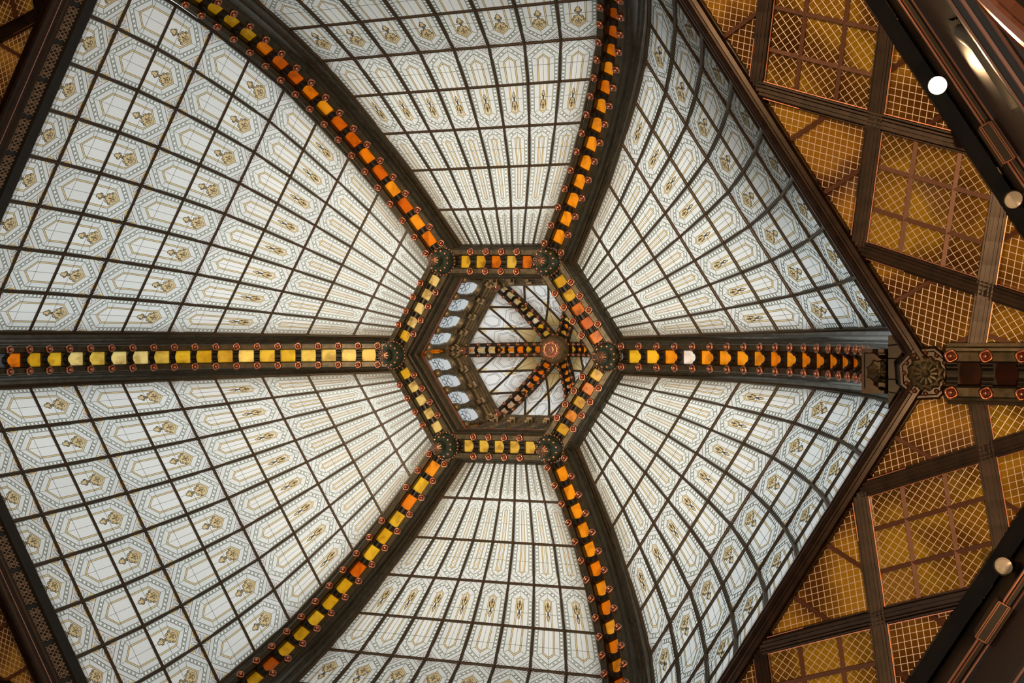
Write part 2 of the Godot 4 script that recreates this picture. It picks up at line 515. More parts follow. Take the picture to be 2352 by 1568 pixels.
func make_panels():
	var pats := []
	for i in 10:
		var r: float = (row_r[i] + row_r[i + 1]) / 2
		var hw: float = (r - 2 * inset(r)) / 16
		var l: float = Vector2(row_r[i + 1] - row_r[i], row_h[i + 1] - row_h[i]).length()
		var lp := l if i < 9 else .42
		var em := 0
		if i == 3: em = 2
		elif i in [5, 7, 9]: em = 1
		pats.append([pattern(hw, lp, em, i >= 6, i == 0), hw, lp])
	for k in 6:
		var t := thing("dome_glass_panel", "leaded white glass dome panel " + panel_labels()[k], "glass panel", at_rib(k, 3.3, 6.75, 0).lerp(at_rib(k + 1, 3.3, 6.75, 0), .5), "leaded glass panels of the dome")
		var pt := func(i: float, col: float) -> Vector3:
			var i0 := int(floor(i)); var f := i - i0
			var r: float = row_r[i0]; var h: float = row_h[i0]
			if f > 0: r = lerpf(row_r[i0], row_r[i0 + 1], f); h = lerpf(row_h[i0], row_h[i0 + 1], f)
			var ins := inset(r)
			var x: float = (ins + (r - 2 * ins) * col / 8.0) / r
			return at_rib(k, r, h, 0).lerp(at_rib(k + 1, r, h, 0), x)
		for i in 10:
			for j in 8:
				var P: Array = pats[i]
				var A: Vector3 = pt.call(i, j); var B: Vector3 = pt.call(i, j + 1)
				var C: Vector3 = pt.call(i + 1, j + 1); var D: Vector3 = pt.call(i + 1, j)
				if i == 9:
					var f: float = .365 / Vector2(row_r[10] - row_r[9], row_h[10] - row_h[9]).length()
					C = B + (C - B) * f; D = A + (D - A) * f
				lay(P[0], P[1], P[2], i % 2 == 0, A, B, C, D, rng.randf_range(.95, 1.03), t)
		for j in range(0, 9):
			var rows := []
			for i in 11:
				var p: Vector3 = pt.call(i, j)
				var a: Vector3 = pt.call(mini(i + 1, 10), j) - pt.call(maxi(i - 1, 0), j)
				var across: Vector3 = (pt.call(i, minf(j + 1, 8)) - pt.call(i, maxf(j - 1, 0))).normalized()
				var up := a.cross(across).normalized()
				if up.y > 0: up = -up
				var w: float = (.0088 + .0006 * i) * S
				rows.append(PackedVector3Array([p - across * w, p - across * w + up * .018, p - across * w * .55 + up * .03, p + across * w * .55 + up * .03, p + across * w + up * .018, p + across * w]))
			var b := Mb.new()
			b.grid(rows, true, false)
			part("glazing_bar", b, M.bar, t)
		for i in range(1, 10):
			var b := Mb.new()
			var p0: Vector3 = pt.call(i, 0); var p1: Vector3 = pt.call(i, 8)
			var a: Vector3 = pt.call(i + 1, 4) - pt.call(i - 1, 4)
			var up := a.cross(p1 - p0).normalized()
			if up.y > 0: up = -up
			b.bar(p0, p1, up, .0215 * S, .024)
			part("glazing_bar", b, M.bar, t)

func inset(r: float) -> float: return .20 + (r - 1.2) * .03

# ------------------------------------------------------------------ ring and lantern
func hexpt(k: int, r: float, h: float) -> Vector3: return at_rib(k, r, h, 0)

func hex_sweep(prof: Array, k: int) -> Mb:
	var b := Mb.new()
	var rows := []
	for e in [k, k + 1]:
		var l := PackedVector3Array()
		for p in prof: l.append(hexpt(e, p[0], p[1]))
		rows.append(l)
	b.grid(rows, false, false)
	return b

func make_ring():
	var t := thing("ring_beam", "hexagonal bronze ring beam with yellow and orange panes under the lantern", "ring beam", H(0, 9.44, 0))
	var tones := [[Y2, O2, G1, O1, G1], [Y1, Y1, Y1, Y1, Y1], [PALE, PALE, PALE, PALE, Y2], [Y2, PALE, PALE, PALE, PALE], [Y2, Y2, O2, Y1, O2], [G1, Y2, O2, O3, O2]]
	for k in 6:
		var a := hexpt(k, 1.0, 9.455); var b := hexpt(k + 1, 1.0, 9.455)
		var al := (b - a).normalized()
		var ac := Vector3.UP.cross(al).normalized()
		var st := []
		for f in [0.02, .98]: st.append([a.lerp(b, f), Vector3.UP, al, ac])
		var ru := []
		for i in 6:
			var f := .5 + (i - 2.5) * .148
			ru.append([a.lerp(b, f), Vector3.UP, al, ac])
		var skip := []
		for i in [0, 5]:
			for s in [-1.0, 1.0]: skip.append([i, s])
		ladder(t, st, ru, 1.0, tones[k], skip, .8, .080, false)
		var cap := Mb.new()
		cap.lathe(hexpt(k, 1.0, 9.50), Vector3.UP, [[.0001, 0], [.125 * S, 0], [.125 * S, .05 * S], [.0001, .05 * S]], 12)
		part("corner_cap", cap, M.bronze, t)
		part("inner_fascia", hex_sweep([[.872, 9.455], [.885, 9.47], [.885, 9.50], [.872, 9.515], [.868, 9.56], [.876, 9.575], [.876, 9.595], [.862, 9.61], [.858, 9.66], [.85, 9.68], [.856, 9.70], [.856, 9.74], [.842, 9.755], [.842, 9.80], [.862, 9.815], [.90, 9.815]], k), M.fascia, t)
		part("fillet", hex_sweep([[.856, 9.604], [.853, 9.612], [.860, 9.620]], k), M.fillet, t)
		part("fillet", hex_sweep([[.848, 9.748], [.836, 9.756], [.836, 9.775], [.842, 9.782]], k), M.fillet, t)
		part("outer_moulding", hex_sweep([[1.09, 9.46], [1.135, 9.47], [1.14, 9.52], [1.155, 9.54], [1.16, 9.60], [1.19, 9.63], [1.215, 9.69], [1.1, 9.74]], k), M.bronze, t)

func make_finials():
	var where := ["at the foot of the rib with the broken white pane", "between the two all-orange panels' ribs and the mixed rib", "where the alternating yellow and orange rib meets the ring", "where the pale yellow rib meets the ring", "where the burnt orange rib meets the ring", "where the orange rib beside the burnt orange one meets the ring"]
	where[0] = "where the rib with the broken white pane meets the ring"
	where[1] = "where the orange rib beside the alternating rib meets the ring"
	for k in 6:
		var p := hexpt(k, 1.0, 9.46)
		var t := thing("pendant_finial", "copper-studded green pendant " + where[k], "finial", p, "pendant bosses on the ring beam")
		var b := Mb.new()
		var g := S
		b.lathe(p, Vector3.DOWN, [[.10 * g, -.06 * g], [.128 * g, -.02 * g], [.128 * g, .01 * g], [.118 * g, .02 * g], [.112 * g, .03 * g], [.118 * g, .045 * g], [.106 * g, .065 * g], [.100 * g, .085 * g], [.088 * g, .10 * g], [.074 * g, .115 * g], [.060 * g, .122 * g], [.052 * g, .14 * g], [.058 * g, .16 * g], [.062 * g, .185 * g], [.056 * g, .205 * g], [.042 * g, .22 * g], [.022 * g, .228 * g], [.0001, .23 * g]], 32)
		part("body", b, M.green, t)
		b = Mb.new()
		for i in 26:
			var a := TAU * i / 26
			b.lathe(p + Vector3(cos(a), 0, sin(a)) * .126 * g + Vector3.DOWN * .012 * g, Vector3.DOWN, [[.011 * g, -.006 * g], [.012 * g, .002 * g], [.007 * g, .010 * g], [.0001, .011 * g]], 6)
		part("bead_ring", b, M.copper, t)
		for i in 12:
			var a := TAU * (i + .5) / 12
			b = Mb.new()
			b.lathe(p + Vector3(cos(a), 0, sin(a)) * .090 * g + Vector3.DOWN * .098 * g, Vector3(cos(a) * .6, -.8, sin(a) * .6).normalized(), [[.014 * g, -.006 * g], [.014 * g, .004 * g], [.009 * g, .011 * g], [.0001, .013 * g]], 8)
			part("stud", b, M.copper, t)
		b = Mb.new()
		for i in 12:
			var a := TAU * i / 12
			var d := Vector3(cos(a), 0, sin(a))
			b.strip(p + d * .016 * g + Vector3.DOWN * .229 * g, p + d * .050 * g + Vector3.DOWN * .213 * g, (Vector3.DOWN + d * .4).normalized(), .009 * g, .006 * g)
		b.lathe(p + Vector3.DOWN * .226 * g, Vector3.DOWN, [[.016 * g, 0], [.014 * g, .010 * g], [.0001, .014 * g]], 10)
		part("rosette", b, M.copper, t)

func dome2(r: float) -> float:   # height of the lantern's little dome over its radius
	var x := clampf(r / .77, 0, 1)
	return 10.62 + .74 * (1 - pow(x, 1.75))

func lan(r: float, ang: float, h: float) -> Vector3: return H(r * cos(ang), h, r * sin(ang) - .022)

func make_lantern():
	var t := thing("lantern_drum", "hexagonal bronze lantern drum with frosted arched windows above the ring", "lantern", H(0, 9.81, 0))
	for k in 6:
		var a0 := k * PI / 3; var a1 := (k + 1) * PI / 3
		var P := func(f: float, r: float, h: float) -> Vector3: return lan(r, a0, h).lerp(lan(r, a1, h), f)
		var inw: Vector3 = (H(0, 0, -.022) - (lan(1, a0, 0) + lan(1, a1, 0)) * .5).normalized()
		var al: Vector3 = (lan(1, a1, 0) - lan(1, a0, 0)).normalized()
		var nw := 4
		for i in nw:
			var f0 := .06 + .88 * i / nw; var f1 := .06 + .88 * (i + 1) / nw
			# window pane with wire figure
			var b := Mb.new()
			b.tint = Color(.80, .84, .90)
			var fm := (f0 + f1) / 2
			b.quad(P.call(f0, .872, 9.77), P.call(f1, .872, 9.77), P.call(f1, .872, 10.36), P.call(f0, .872, 10.36))
			var w := part("window_pane", b, M.glass, t)
			b = Mb.new()
			for q in [[.25, .10, .07], [.5, .10, .07], [.75, .10, .07], [.35, .17, .06], [.65, .17, .06], [.5, .24, .08], [.2, .24, .05], [.8, .24, .05]]:
				for s in 8:
					var g0 := TAU * s / 8; var g1 := TAU * (s + 1) / 8
					b.strip(P.call(lerpf(f0, f1, q[0] + cos(g0) * q[2] * 2.2), .869, 9.80 + q[1] + sin(g0) * q[2] * .6), P.call(lerpf(f0, f1, q[0] + cos(g1) * q[2] * 2.2), .869, 9.80 + q[1] + sin(g1) * q[2] * .6), inw, .0034 * S, .003)
			part("leading", b, M.lead, w)
			# arch over the window
			b = Mb.new()
			var rows := []
			for s in 13:
				var g := PI * s / 12
				var l := PackedVector3Array()
				for q in [[.50, .866, 0.0], [.50, .83, 0.0], [.44, .815, 0.0], [.40, .825, 0.0], [.36, .845, 0.0], [.36, .872, 0.0]]:
					l.append(P.call(fm + cos(g) * q[0] * (f1 - f0), q[1], 10.20 + sin(g) * q[0] * .21))
				rows.append(l)
			b.grid(rows, false, false)
			part("arch", b, M.fascia, t)
			b = Mb.new()   # spandrel above the arch
			for s in 12:
				var g0 := PI * s / 12; var g1 := PI * (s + 1) / 12
				b.quad(P.call(fm + cos(g0) * .5 * (f1 - f0), .84, 10.20 + sin(g0) * .105), P.call(fm + cos(g1) * .5 * (f1 - f0), .84, 10.20 + sin(g1) * .105), P.call(fm + cos(g1) * .5 * (f1 - f0), .84, 10.40), P.call(fm + cos(g0) * .5 * (f1 - f0), .84, 10.40))
			part("spandrel", b, M.fascia, t)
		for e in [[-.02, .06], [.94, 1.02]]:
			var b := Mb.new()
			b.tint = O1
			b.quad(P.call(e[0], .872, 9.74), P.call(e[1], .872, 9.74), P.call(e[1], .872, 10.36), P.call(e[0], .872, 10.36))
			part("amber_pane", b, M.amber, t)
		for i in nw + 1:
			var f := .06 + .88 * i / nw
			var b := Mb.new()
			var p: Vector3 = P.call(f, .85, 9.80)
			var g := S
			b.lathe(p, Vector3.UP, [[.0001, 0], [.042 * g, 0], [.042 * g, .03 * g], [.030 * g, .045 * g], [.027 * g, .08 * g], [.026 * g, .30 * g], [.034 * g, .32 * g], [.034 * g, .335 * g], [.030 * g, .345 * g], [.046 * g, .40 * g]], 14)
			part("column", b, M.fascia, t)
			b = Mb.new()   # bracket under the cornice
			b.box(P.call(f, .84, 10.36), al * .022 * g, Vector3.UP * .05 * g, inw * .05 * g)
			b.box(P.call(f, .82, 10.41), al * .030 * g, Vector3.UP * .025 * g, inw * .055 * g)
			part("bracket", b, M.fascia, t)
		var rows := []
		for e in [a0, a1]:
			var l := PackedVector3Array()
			for q in [[.90, 10.38], [.85, 10.39], [.83, 10.42], [.81, 10.43], [.805, 10.46], [.79, 10.475], [.787, 10.50], [.775, 10.51], [.768, 10.54], [.760, 10.555], [.760, 10.585], [.75, 10.60], [.785, 10.64], [.85, 10.66]]: l.append(lan(q[0], e, q[1]))
			rows.append(l)
		var b := Mb.new()
		b.grid(rows, false, false)
		part("cornice", b, M.fascia, t)
		b = Mb.new()
		var kn := lan(.745, a0, 10.46)
		b.lathe(kn, (Vector3.DOWN + (H(0, 0, -.022) - lan(1, a0, 0)).normalized() * .7).normalized(), [[.046 * S, -.02 * S], [.05 * S, .0], [.044 * S, .02 * S], [.030 * S, .03 * S], [.026 * S, .024 * S], [.016 * S, .036 * S], [.0001, .04 * S]], 20, 8, .14)
		part("corner_knob", b, M.copper, t)
		b = Mb.new()
		var iw := (H(0, 0, -.022) - lan(1, a0, 0)).normalized()
		b.box(lan(.79, a0, 10.47), iw.cross(Vector3.UP) * .05 * S, Vector3.UP * .06 * S, iw * .05 * S)
		b.box(lan(.765, a0, 10.56), iw.cross(Vector3.UP) * .065 * S, Vector3.UP * .025 * S, iw * .045 * S)
		part("corner_block", b, M.fascia, t)
	# ribs and glass of the little dome
	var tone := [[Y1, O1, O1, O1, O1, O1, O1], [O1, O1, O1, O2, O1, O1, O1], [O2, O2, O2, O2, O1, O1, O1], [O2, Y2, O2, O1, O1, Y2, Y2], [Y1, Y2, Color(.9, .8, .6), Y1, Y1, Y2, Y2], [Y1, O1, Y1, Y1, O1, Y1, O1]]
	var ln := ["ending beside the ring boss of the broken-pane rib", "with two orange panes left free of the ring", "with orange panes all along", "with orange and yellow panes, opposite the broken-pane rib", "with yellow panes and one whitish pane", "with short yellow panes near the boss"]
	for k in 6:
		var a := k * PI / 3
		var rr := []; var hh := []
		for i in 13:
			var r := .10 + .65 * i / 12.0
			rr.append(r); hh.append(dome2(r) - .085)
		var st := []
		for i in 13:
			var i0 := maxi(0, i - 1); var i1 := mini(12, i + 1)
			var d := Vector2(rr[i1] - rr[i0], hh[i1] - hh[i0]).normalized()
			st.append([lan(rr[i], a, hh[i]), Vector3(-d.y * cos(a), d.x, d.y * sin(a)), Vector3(d.x * cos(a), d.y, -d.x * sin(a)), Vector3(-sin(a), 0, -cos(a))])
		var o := thing("lantern_rib", "small lantern dome rib " + ln[k], "rib", lan(.70, a, hh[12]), "small ribs of the lantern dome")
		var ru := []
		for i in 9:
			var q := .8 + i * 11.0 / 8.0
			var q0 := mini(int(q), 11); var f := q - q0
			var e := []
			for j in 4:
				var w: Vector3 = st[q0][j].lerp(st[q0 + 1][j], f)
				e.append(w if j == 0 else w.normalized())
			ru.append(e)
		ladder(o, st, ru, .62, tone[k], [], .55)
	for k in 6:
		lantern_glass(k)
	var bo := thing("lantern_boss", "round bronze boss with a petalled tip hanging at the lantern's crown", "boss", lan(0, 0, 11.3))
	var b := Mb.new()
	var g := S
	var p := lan(0, 0, 11.30)
	b.lathe(p, Vector3.DOWN, [[.10 * g, -.06 * g], [.148 * g, -.03 * g], [.155 * g, .0], [.155 * g, .05 * g], [.148 * g, .10 * g], [.138 * g, .115 * g], [.136 * g, .14 * g], [.118 * g, .18 * g], [.098 * g, .20 * g]], 36)
	part("body", b, M.fascia, bo)
	b = Mb.new()
	b.lathe(p, Vector3.DOWN, [[.100 * g, .198 * g], [.096 * g, .215 * g], [.074 * g, .232 * g], [.066 * g, .226 * g]], 36, 12, .05)
	b.lathe(p, Vector3.DOWN, [[.066 * g, .224 * g], [.058 * g, .245 * g], [.036 * g, .256 * g], [.030 * g, .250 * g], [.020 * g, .266 * g], [.0001, .27 * g]], 36, 12, .10)
	part("rosette", b, M.copper, bo)

func lantern_glass(k: int):
	var a0 := k * PI / 3; var a1 := (k + 1) * PI / 3
	var names := ["between the rib near the ring boss and the two-pane rib", "between the two-pane rib and the all-orange rib", "between the all-orange and the orange-and-yellow rib", "between the orange-and-yellow rib and the rib with a whitish pane", "between the rib with a whitish pane and the short yellow rib", "between the short yellow rib and the rib near the ring boss"]
	var t := thing("lantern_glass_panel", "hexagon-patterned lantern dome glass " + names[k], "glass panel", lan(.6, (a0 + a1) / 2, 10.7), "glass panels of the lantern dome")
	var P := func(a: float, b: float) -> Vector3:
		var s := (a + b)
		var q := lan(.77 * a, a0, 0) + (lan(.77 * b, a1, 0) - lan(0, 0, 0))
		return Vector3(q.x, EYE + dome2(.77 * s) * S, q.z)
	var up := Vector3.DOWN + (lan(0, 0, 0) - lan(1, (a0 + a1) / 2, 0)).normalized() * .9
	up = up.normalized()
	var n3 := 3.0
	for i in 3:
		for j in 3 - i:
			var tri := i + j == 2
			var col := Color(.62, .50, .26) if i + j == 0 else Color(.80, .83, .87)
			var b := Mb.new()
			b.tint = col
			var N := 6
			for x in N:
				for y in N:
					var u0 := (i + float(x) / N) / n3; var u1 := (i + float(x + 1) / N) / n3
					var v0 := (j + float(y) / N) / n3; var v1 := (j + float(y + 1) / N) / n3
					b.tint = col
					if i + j == 0 and x + y in [5]: b.tint = Color(.42, .52, .50)
					if i + j == 1 and ((x + y) in [0, 10] or (x == 0 and y == 5) or (x == 5 and y == 0)): b.tint = GOLD
					if tri:
						if x + y > N - 1: continue
						if x == N - 1 or y == N - 1 or x + y == 0: b.tint = GOLD
						if x + y == N - 1:
							b.tri(P.call(u0, v0), P.call(u1, v0), P.call(u0, v1)); continue
					b.quad(P.call(u0, v0), P.call(u1, v0), P.call(u1, v1), P.call(u0, v1))
			var pane := part("pane", b, M.glass, t)
			b = Mb.new()
			var c0 := Vector2(i + .5, j + .5) if not tri else Vector2(i + .36, j + .36)
			if i + j > 0:
				for sc in [[.43, Color.WHITE], [.30, Color.WHITE], [.25, Color.WHITE]]:
					var ring := []
					for s in 7:
						var an := TAU * s / 6 + PI / 12 + PI / 6
						# a regular hexagon on the slope, given along the two rib directions
						var e: Vector2 = Vector2(cos(an), sin(an)) * sc[0] * (1.0 if not tri else .86)
						ring.append(c0 + Vector2(e.x - e.y * .577, e.y * 1.155).rotated(0.0))
					for s in 6:
						var q0: Vector2 = ring[s] / n3; var q1: Vector2 = ring[s + 1] / n3
						if q0.x + q0.y > 1.0 or q1.x + q1.y > 1.0: continue
						b.strip(P.call(q0.x, q0.y), P.call(q1.x, q1.y), up, .003 * S, .003)
			else:
				for q in [[.25, .65, .65, .25], [.35, .8, .8, .35], [.0, .0, .3, .3], [.6, .6, 1, 1]]:
					b.strip(P.call(q[0] / n3, q[1] / n3), P.call(q[2] / n3, q[3] / n3), up, .003 * S, .003)
			for s in 5:
				var q := Vector2(lerpf(i + .1, i + .8, s / 4.0), lerpf(j + .8, j + .1, s / 4.0)) / n3
				if tri: break
				for e in 8:
					var g0 := TAU * e / 8; var g1 := TAU * (e + 1) / 8
					b.strip(P.call(q.x + cos(g0) * .02, q.y + sin(g0) * .02), P.call(q.x + cos(g1) * .02, q.y + sin(g1) * .02), up, .0026 * S, .003)
			part("leading", b, M.lead, pane)
	for d in 2:
		for i in [1, 2]:
			var b := Mb.new()
			var N := 8
			for s in N:
				var f0: float = (1.0 - i / n3) * s / N; var f1: float = (1.0 - i / n3) * (s + 1) / N
				if d == 0: b.bar(P.call(i / n3, f0), P.call(i / n3, f1), up, .022 * S, .02)
				else: b.bar(P.call(f0, i / n3), P.call(f1, i / n3), up, .022 * S, .02)
			part("glazing_bar", b, M.bar, t)

# ------------------------------------------------------------------ base beam, coves, walls
func edge_pt(k: int, s: float, a: float, h: float) -> Vector3:
	# s runs 0..1 along the edge of the hexagon whose apothem is a
	var r := a / cos(PI / 6)
	return hexpt(k, r, h).lerp(hexpt(k + 1, r, h), s)

func apo_sweep(prof: Array, k: int) -> Mb:
	var q := []
	for p in prof: q.append([p[0] / cos(PI / 6), p[1]])
	return hex_sweep(q, k)

func cove_h(t: float) -> float: return 6.33 - .10 * t - .25 * t * t

func make_base():
	var names := ["under the glass panel of the orange rib with the broken pane", "under the panel between the mixed rib and the all-orange rib", "under the panel between the pale yellow and the mixed rib", "under the panel between the pale yellow and the burnt orange rib", "under the panel between the burnt orange and the all-orange rib", "under the panel beside the burnt orange rib's neighbour and the broken pane"]
	for k in 6:
		var t := thing("trim_%d" % (k + 1), "dark moulded bronze base beam of the dome " + names[k], "beam", edge_pt(k, .5, 3.08, 6.27), "base beams of the dome", "structure")
		part("moulding", apo_sweep([[3.09, 6.43], [3.062, 6.42], [3.062, 6.40], [3.072, 6.39], [3.072, 6.35], [3.058, 6.34], [3.058, 6.30], [3.068, 6.29], [3.072, 6.272], [3.092, 6.268], [3.096, 6.28], [3.108, 6.28], [3.112, 6.266], [3.134, 6.268], [3.150, 6.280], [3.158, 6.31], [3.175, 6.35], [3.16, 6.72]], k), M.wood, t)
		part("web", apo_sweep([[3.16, 6.74], [3.138, 6.70], [3.10, 6.69], [3.10, 6.585], [3.088, 6.58], [3.105, 6.57], [3.105, 6.44], [3.085, 6.435], [3.09, 6.42]], k), M.dark, t)
		part("fillet", apo_sweep([[3.060, 6.338], [3.055, 6.334], [3.056, 6.328], [3.062, 6.326]], k), M.fillet, t)
		if k in [2, 3]:
			for i in 12:
				var b := Mb.new()
				var nrm := (edge_pt(k, .5, 3.0, 6.5) - edge_pt(k, .5, 3.1, 6.5)).normalized()
				var n := 4
				for j in n:
					var s0 := (i + .06 + .88 * j / n) / 12.0; var s1 := (i + .06 + .88 * (j + 1) / n) / 12.0
					var sm := (s0 + s1) / 2
					for e in [[s0, 6.45, s1, 6.56], [s0, 6.56, s1, 6.45], [sm, 6.445, sm, 6.565], [s0, 6.505, sm, 6.56], [sm, 6.56, s1, 6.505], [s0, 6.505, sm, 6.45], [sm, 6.45, s1, 6.505]]:
						b.strip(edge_pt(k, e[0], 3.104, e[1]), edge_pt(k, e[2], 3.104, e[3]), nrm, .007 * S, .006)
				part("lattice", b, M.lattice, t)

func cove_pt(k: int, s: float, t: float, drop := 0.0) -> Vector3:
	# s in units along the edge from corner k, t outwards from the beam
	var L := 3.15 / cos(PI / 6)
	var r := (3.15 + t) / cos(PI / 6)
	var f := (s + .57735 * t) / r
	return hexpt(k, r, cove_h(t) - drop).lerp(hexpt(k + 1, r, cove_h(t) - drop), f)

func strip_on(b: Mb, k: int, p: Vector2, q: Vector2, w: float, t: float, n := 1, lift := 0.0):
	for i in n:
		var a := p.lerp(q, float(i) / n); var c := p.lerp(q, float(i + 1) / n)
		b.strip(cove_pt(k, a.x, a.y, lift), cove_pt(k, c.x, c.y, lift), Vector3.DOWN, w * S, t * S)

func clip_line(poly: PackedVector2Array, a: Vector2, b: Vector2) -> Array:
	return Geometry2D.intersect_polyline_with_polygon(PackedVector2Array([a, b]), poly)

func cove_pane(k: int, poly: PackedVector2Array, diag: bool, col: Color, parent: Node3D):
	var b := Mb.new()
	b.tint = col
	# cut into strips so that the pane follows the curve of the cove
	for i in 8:
		var y0 := i * .1; var y1 := (i + 1) * .1
		for q in Geometry2D.intersect_polygons(poly, PackedVector2Array([Vector2(-9, y0), Vector2(9, y0), Vector2(9, y1), Vector2(-9, y1)])):
			var tr := Geometry2D.triangulate_polygon(q)
			for j in range(0, tr.size(), 3):
				b.tri(cove_pt(k, q[tr[j]].x, q[tr[j]].y), cove_pt(k, q[tr[j + 1]].x, q[tr[j + 1]].y), cove_pt(k, q[tr[j + 2]].x, q[tr[j + 2]].y))
	if b.v.is_empty(): return
	var pane := part("amber_pane", b, M.cove, parent)
	b = Mb.new()
	var lo := poly[0]; var hi := poly[0]
	for p in poly: lo = lo.min(p); hi = hi.max(p)
	var c := (lo + hi) / 2; var R := (hi - lo).length()
	var d0 := Vector2(1, 0) if diag else Vector2(.525, .42).normalized()
	var d1 := Vector2(0, 1) if diag else Vector2(.525, -.42).normalized()
	var st := .034
	for dd in [[d0, d1], [d1, d0]]:
		var nrm := Vector2(-dd[0].y, dd[0].x)
		var m := int(R / st) + 1
		for i in range(-m, m + 1):
			var o := c + nrm * (i * st)
			for seg in clip_line(poly, o - dd[0] * R, o + dd[0] * R):
				strip_on(b, k, seg[0], seg[seg.size() - 1], .0031, .003, 2)
	if b.v.size(): part("leading", b, M.grid, pane)

func make_coves():
	var L := 3.15 / cos(PI / 6)
	var W := .80
	var names := {5: "beside the lit spotlight and the dome panel with the broken-pane rib", 0: "on the other side of the corner ladder from the lit spotlight", 2: "beyond the latticed beam between the pale yellow and the mixed rib", 3: "beyond the latticed beam between the pale yellow and the burnt orange rib"}
	for k in [5, 0, 2, 3]:
		var t := thing("amber_cove", "coved ceiling of amber leaded glass in dark coffers " + names[k], "ceiling", edge_pt(k, .5, 3.5, 6.0), "amber glass coves round the dome")
		var region := PackedVector2Array([Vector2(0, .0), Vector2(L, .0), Vector2(L + .57735 * W, W), Vector2(-.57735 * W, W)])
		var mid := L / 2
		var P := 1.05; var T := .42
		var sgn := 1.0
		var cells := []
		for i in range(-3, 3):
			var c := mid + P * i
			cells.append([PackedVector2Array([Vector2(c, 0), Vector2(c + P, 0), Vector2(c + P / 2, T)]), false])
			var cd := c
			cells.append([PackedVector2Array([Vector2(cd, 0), Vector2(cd + P / 2, T), Vector2(cd, T * 2), Vector2(cd - P / 2, T)]), true])
			cells.append([PackedVector2Array([Vector2(cd + P / 2, T), Vector2(cd + P, T * 2), Vector2(cd, T * 2)]), false])
		var beams := {}
		for cell in cells:
			var poly: PackedVector2Array = cell[0]
			var diag: bool = cell[1]
			var subs := []
			var munt := []
			if diag:
				for x in 3:
					for y in 3:
						var q := PackedVector2Array()
						for e in [[x, y], [x + 1, y], [x + 1, y + 1], [x, y + 1]]:
							q.append(poly[0] + (poly[1] - poly[0]) * (e[0] / 3.0) + (poly[3] - poly[0]) * (e[1] / 3.0))
						subs.append(q)
				for x in [1, 2]:
					munt.append([poly[0].lerp(poly[1], x / 3.0), poly[3].lerp(poly[2], x / 3.0)])
					munt.append([poly[0].lerp(poly[3], x / 3.0), poly[1].lerp(poly[2], x / 3.0)])
			else:
				var up := 1.0 if poly[2].y > poly[0].y else -1.0
				var x0 := minf(poly[0].x, poly[1].x) if absf(poly[0].y - poly[1].y) < .01 else poly[2].x
				var lo := 9.0; var hi := -9.0
				for p in poly: lo = minf(lo, p.x); hi = maxf(hi, p.x)
				for x in 3:
					for r in Geometry2D.intersect_polygons(poly, PackedVector2Array([Vector2(lerpf(lo, hi, x / 3.0), -1), Vector2(lerpf(lo, hi, (x + 1) / 3.0), -1), Vector2(lerpf(lo, hi, (x + 1) / 3.0), 2), Vector2(lerpf(lo, hi, x / 3.0), 2)])): subs.append(r)
				for x in [1, 2]:
					for sg in clip_line(poly, Vector2(lerpf(lo, hi, x / 3.0), -1), Vector2(lerpf(lo, hi, x / 3.0), 2)): munt.append([sg[0], sg[sg.size() - 1]])
			for q in subs:
				for r in Geometry2D.intersect_polygons(q, region):
					var col := Color(.42, .24, .028).lerp(Color(.32, .155, .022), rng.randf()) if not diag else Color(.44, .285, .020).lerp(Color(.28, .15, .016), rng.randf())
					cove_pane(k, r, diag, col, t)
			for mm in munt:
				for sg in clip_line(region, mm[0], mm[1]):
					var b := Mb.new()
					strip_on(b, k, sg[0], sg[sg.size() - 1], .022, .022, 4)
					part("muntin", b, M.muntin, t)
			for e in poly.size():
				var p0 := poly[e]; var p1 := poly[(e + 1) % poly.size()]
				if absf(p0.y - p1.y) < .01: continue
				var key := "%.2f %.2f" % [(p0.x + p1.x) / 2, (p0.y + p1.y) / 2]
				if beams.has(key): continue
				beams[key] = true
				for sg in clip_line(region, p0, p1):
					var b := Mb.new()
					var q0: Vector2 = sg[0]; var q1: Vector2 = sg[sg.size() - 1]
					strip_on(b, k, q0, q1, .094, .03, 5)
					strip_on(b, k, q0, q1, .074, .045, 5)
					strip_on(b, k, q0, q1, .044, .036, 5)
					var nn := (q1 - q0).orthogonal().normalized()
					for o in [-.030, -.012, .012, .030]:
						strip_on(b, k, q0 + nn * o, q1 + nn * o, .008, .054, 5)
					var beam := part("coffer_beam", b, M.wood, t)
					b = Mb.new()
					for o in [-.044, .044]: strip_on(b, k, q0 + nn * o, q1 + nn * o, .005, .036, 5)
					part("fillet", b, M.fillet, beam)

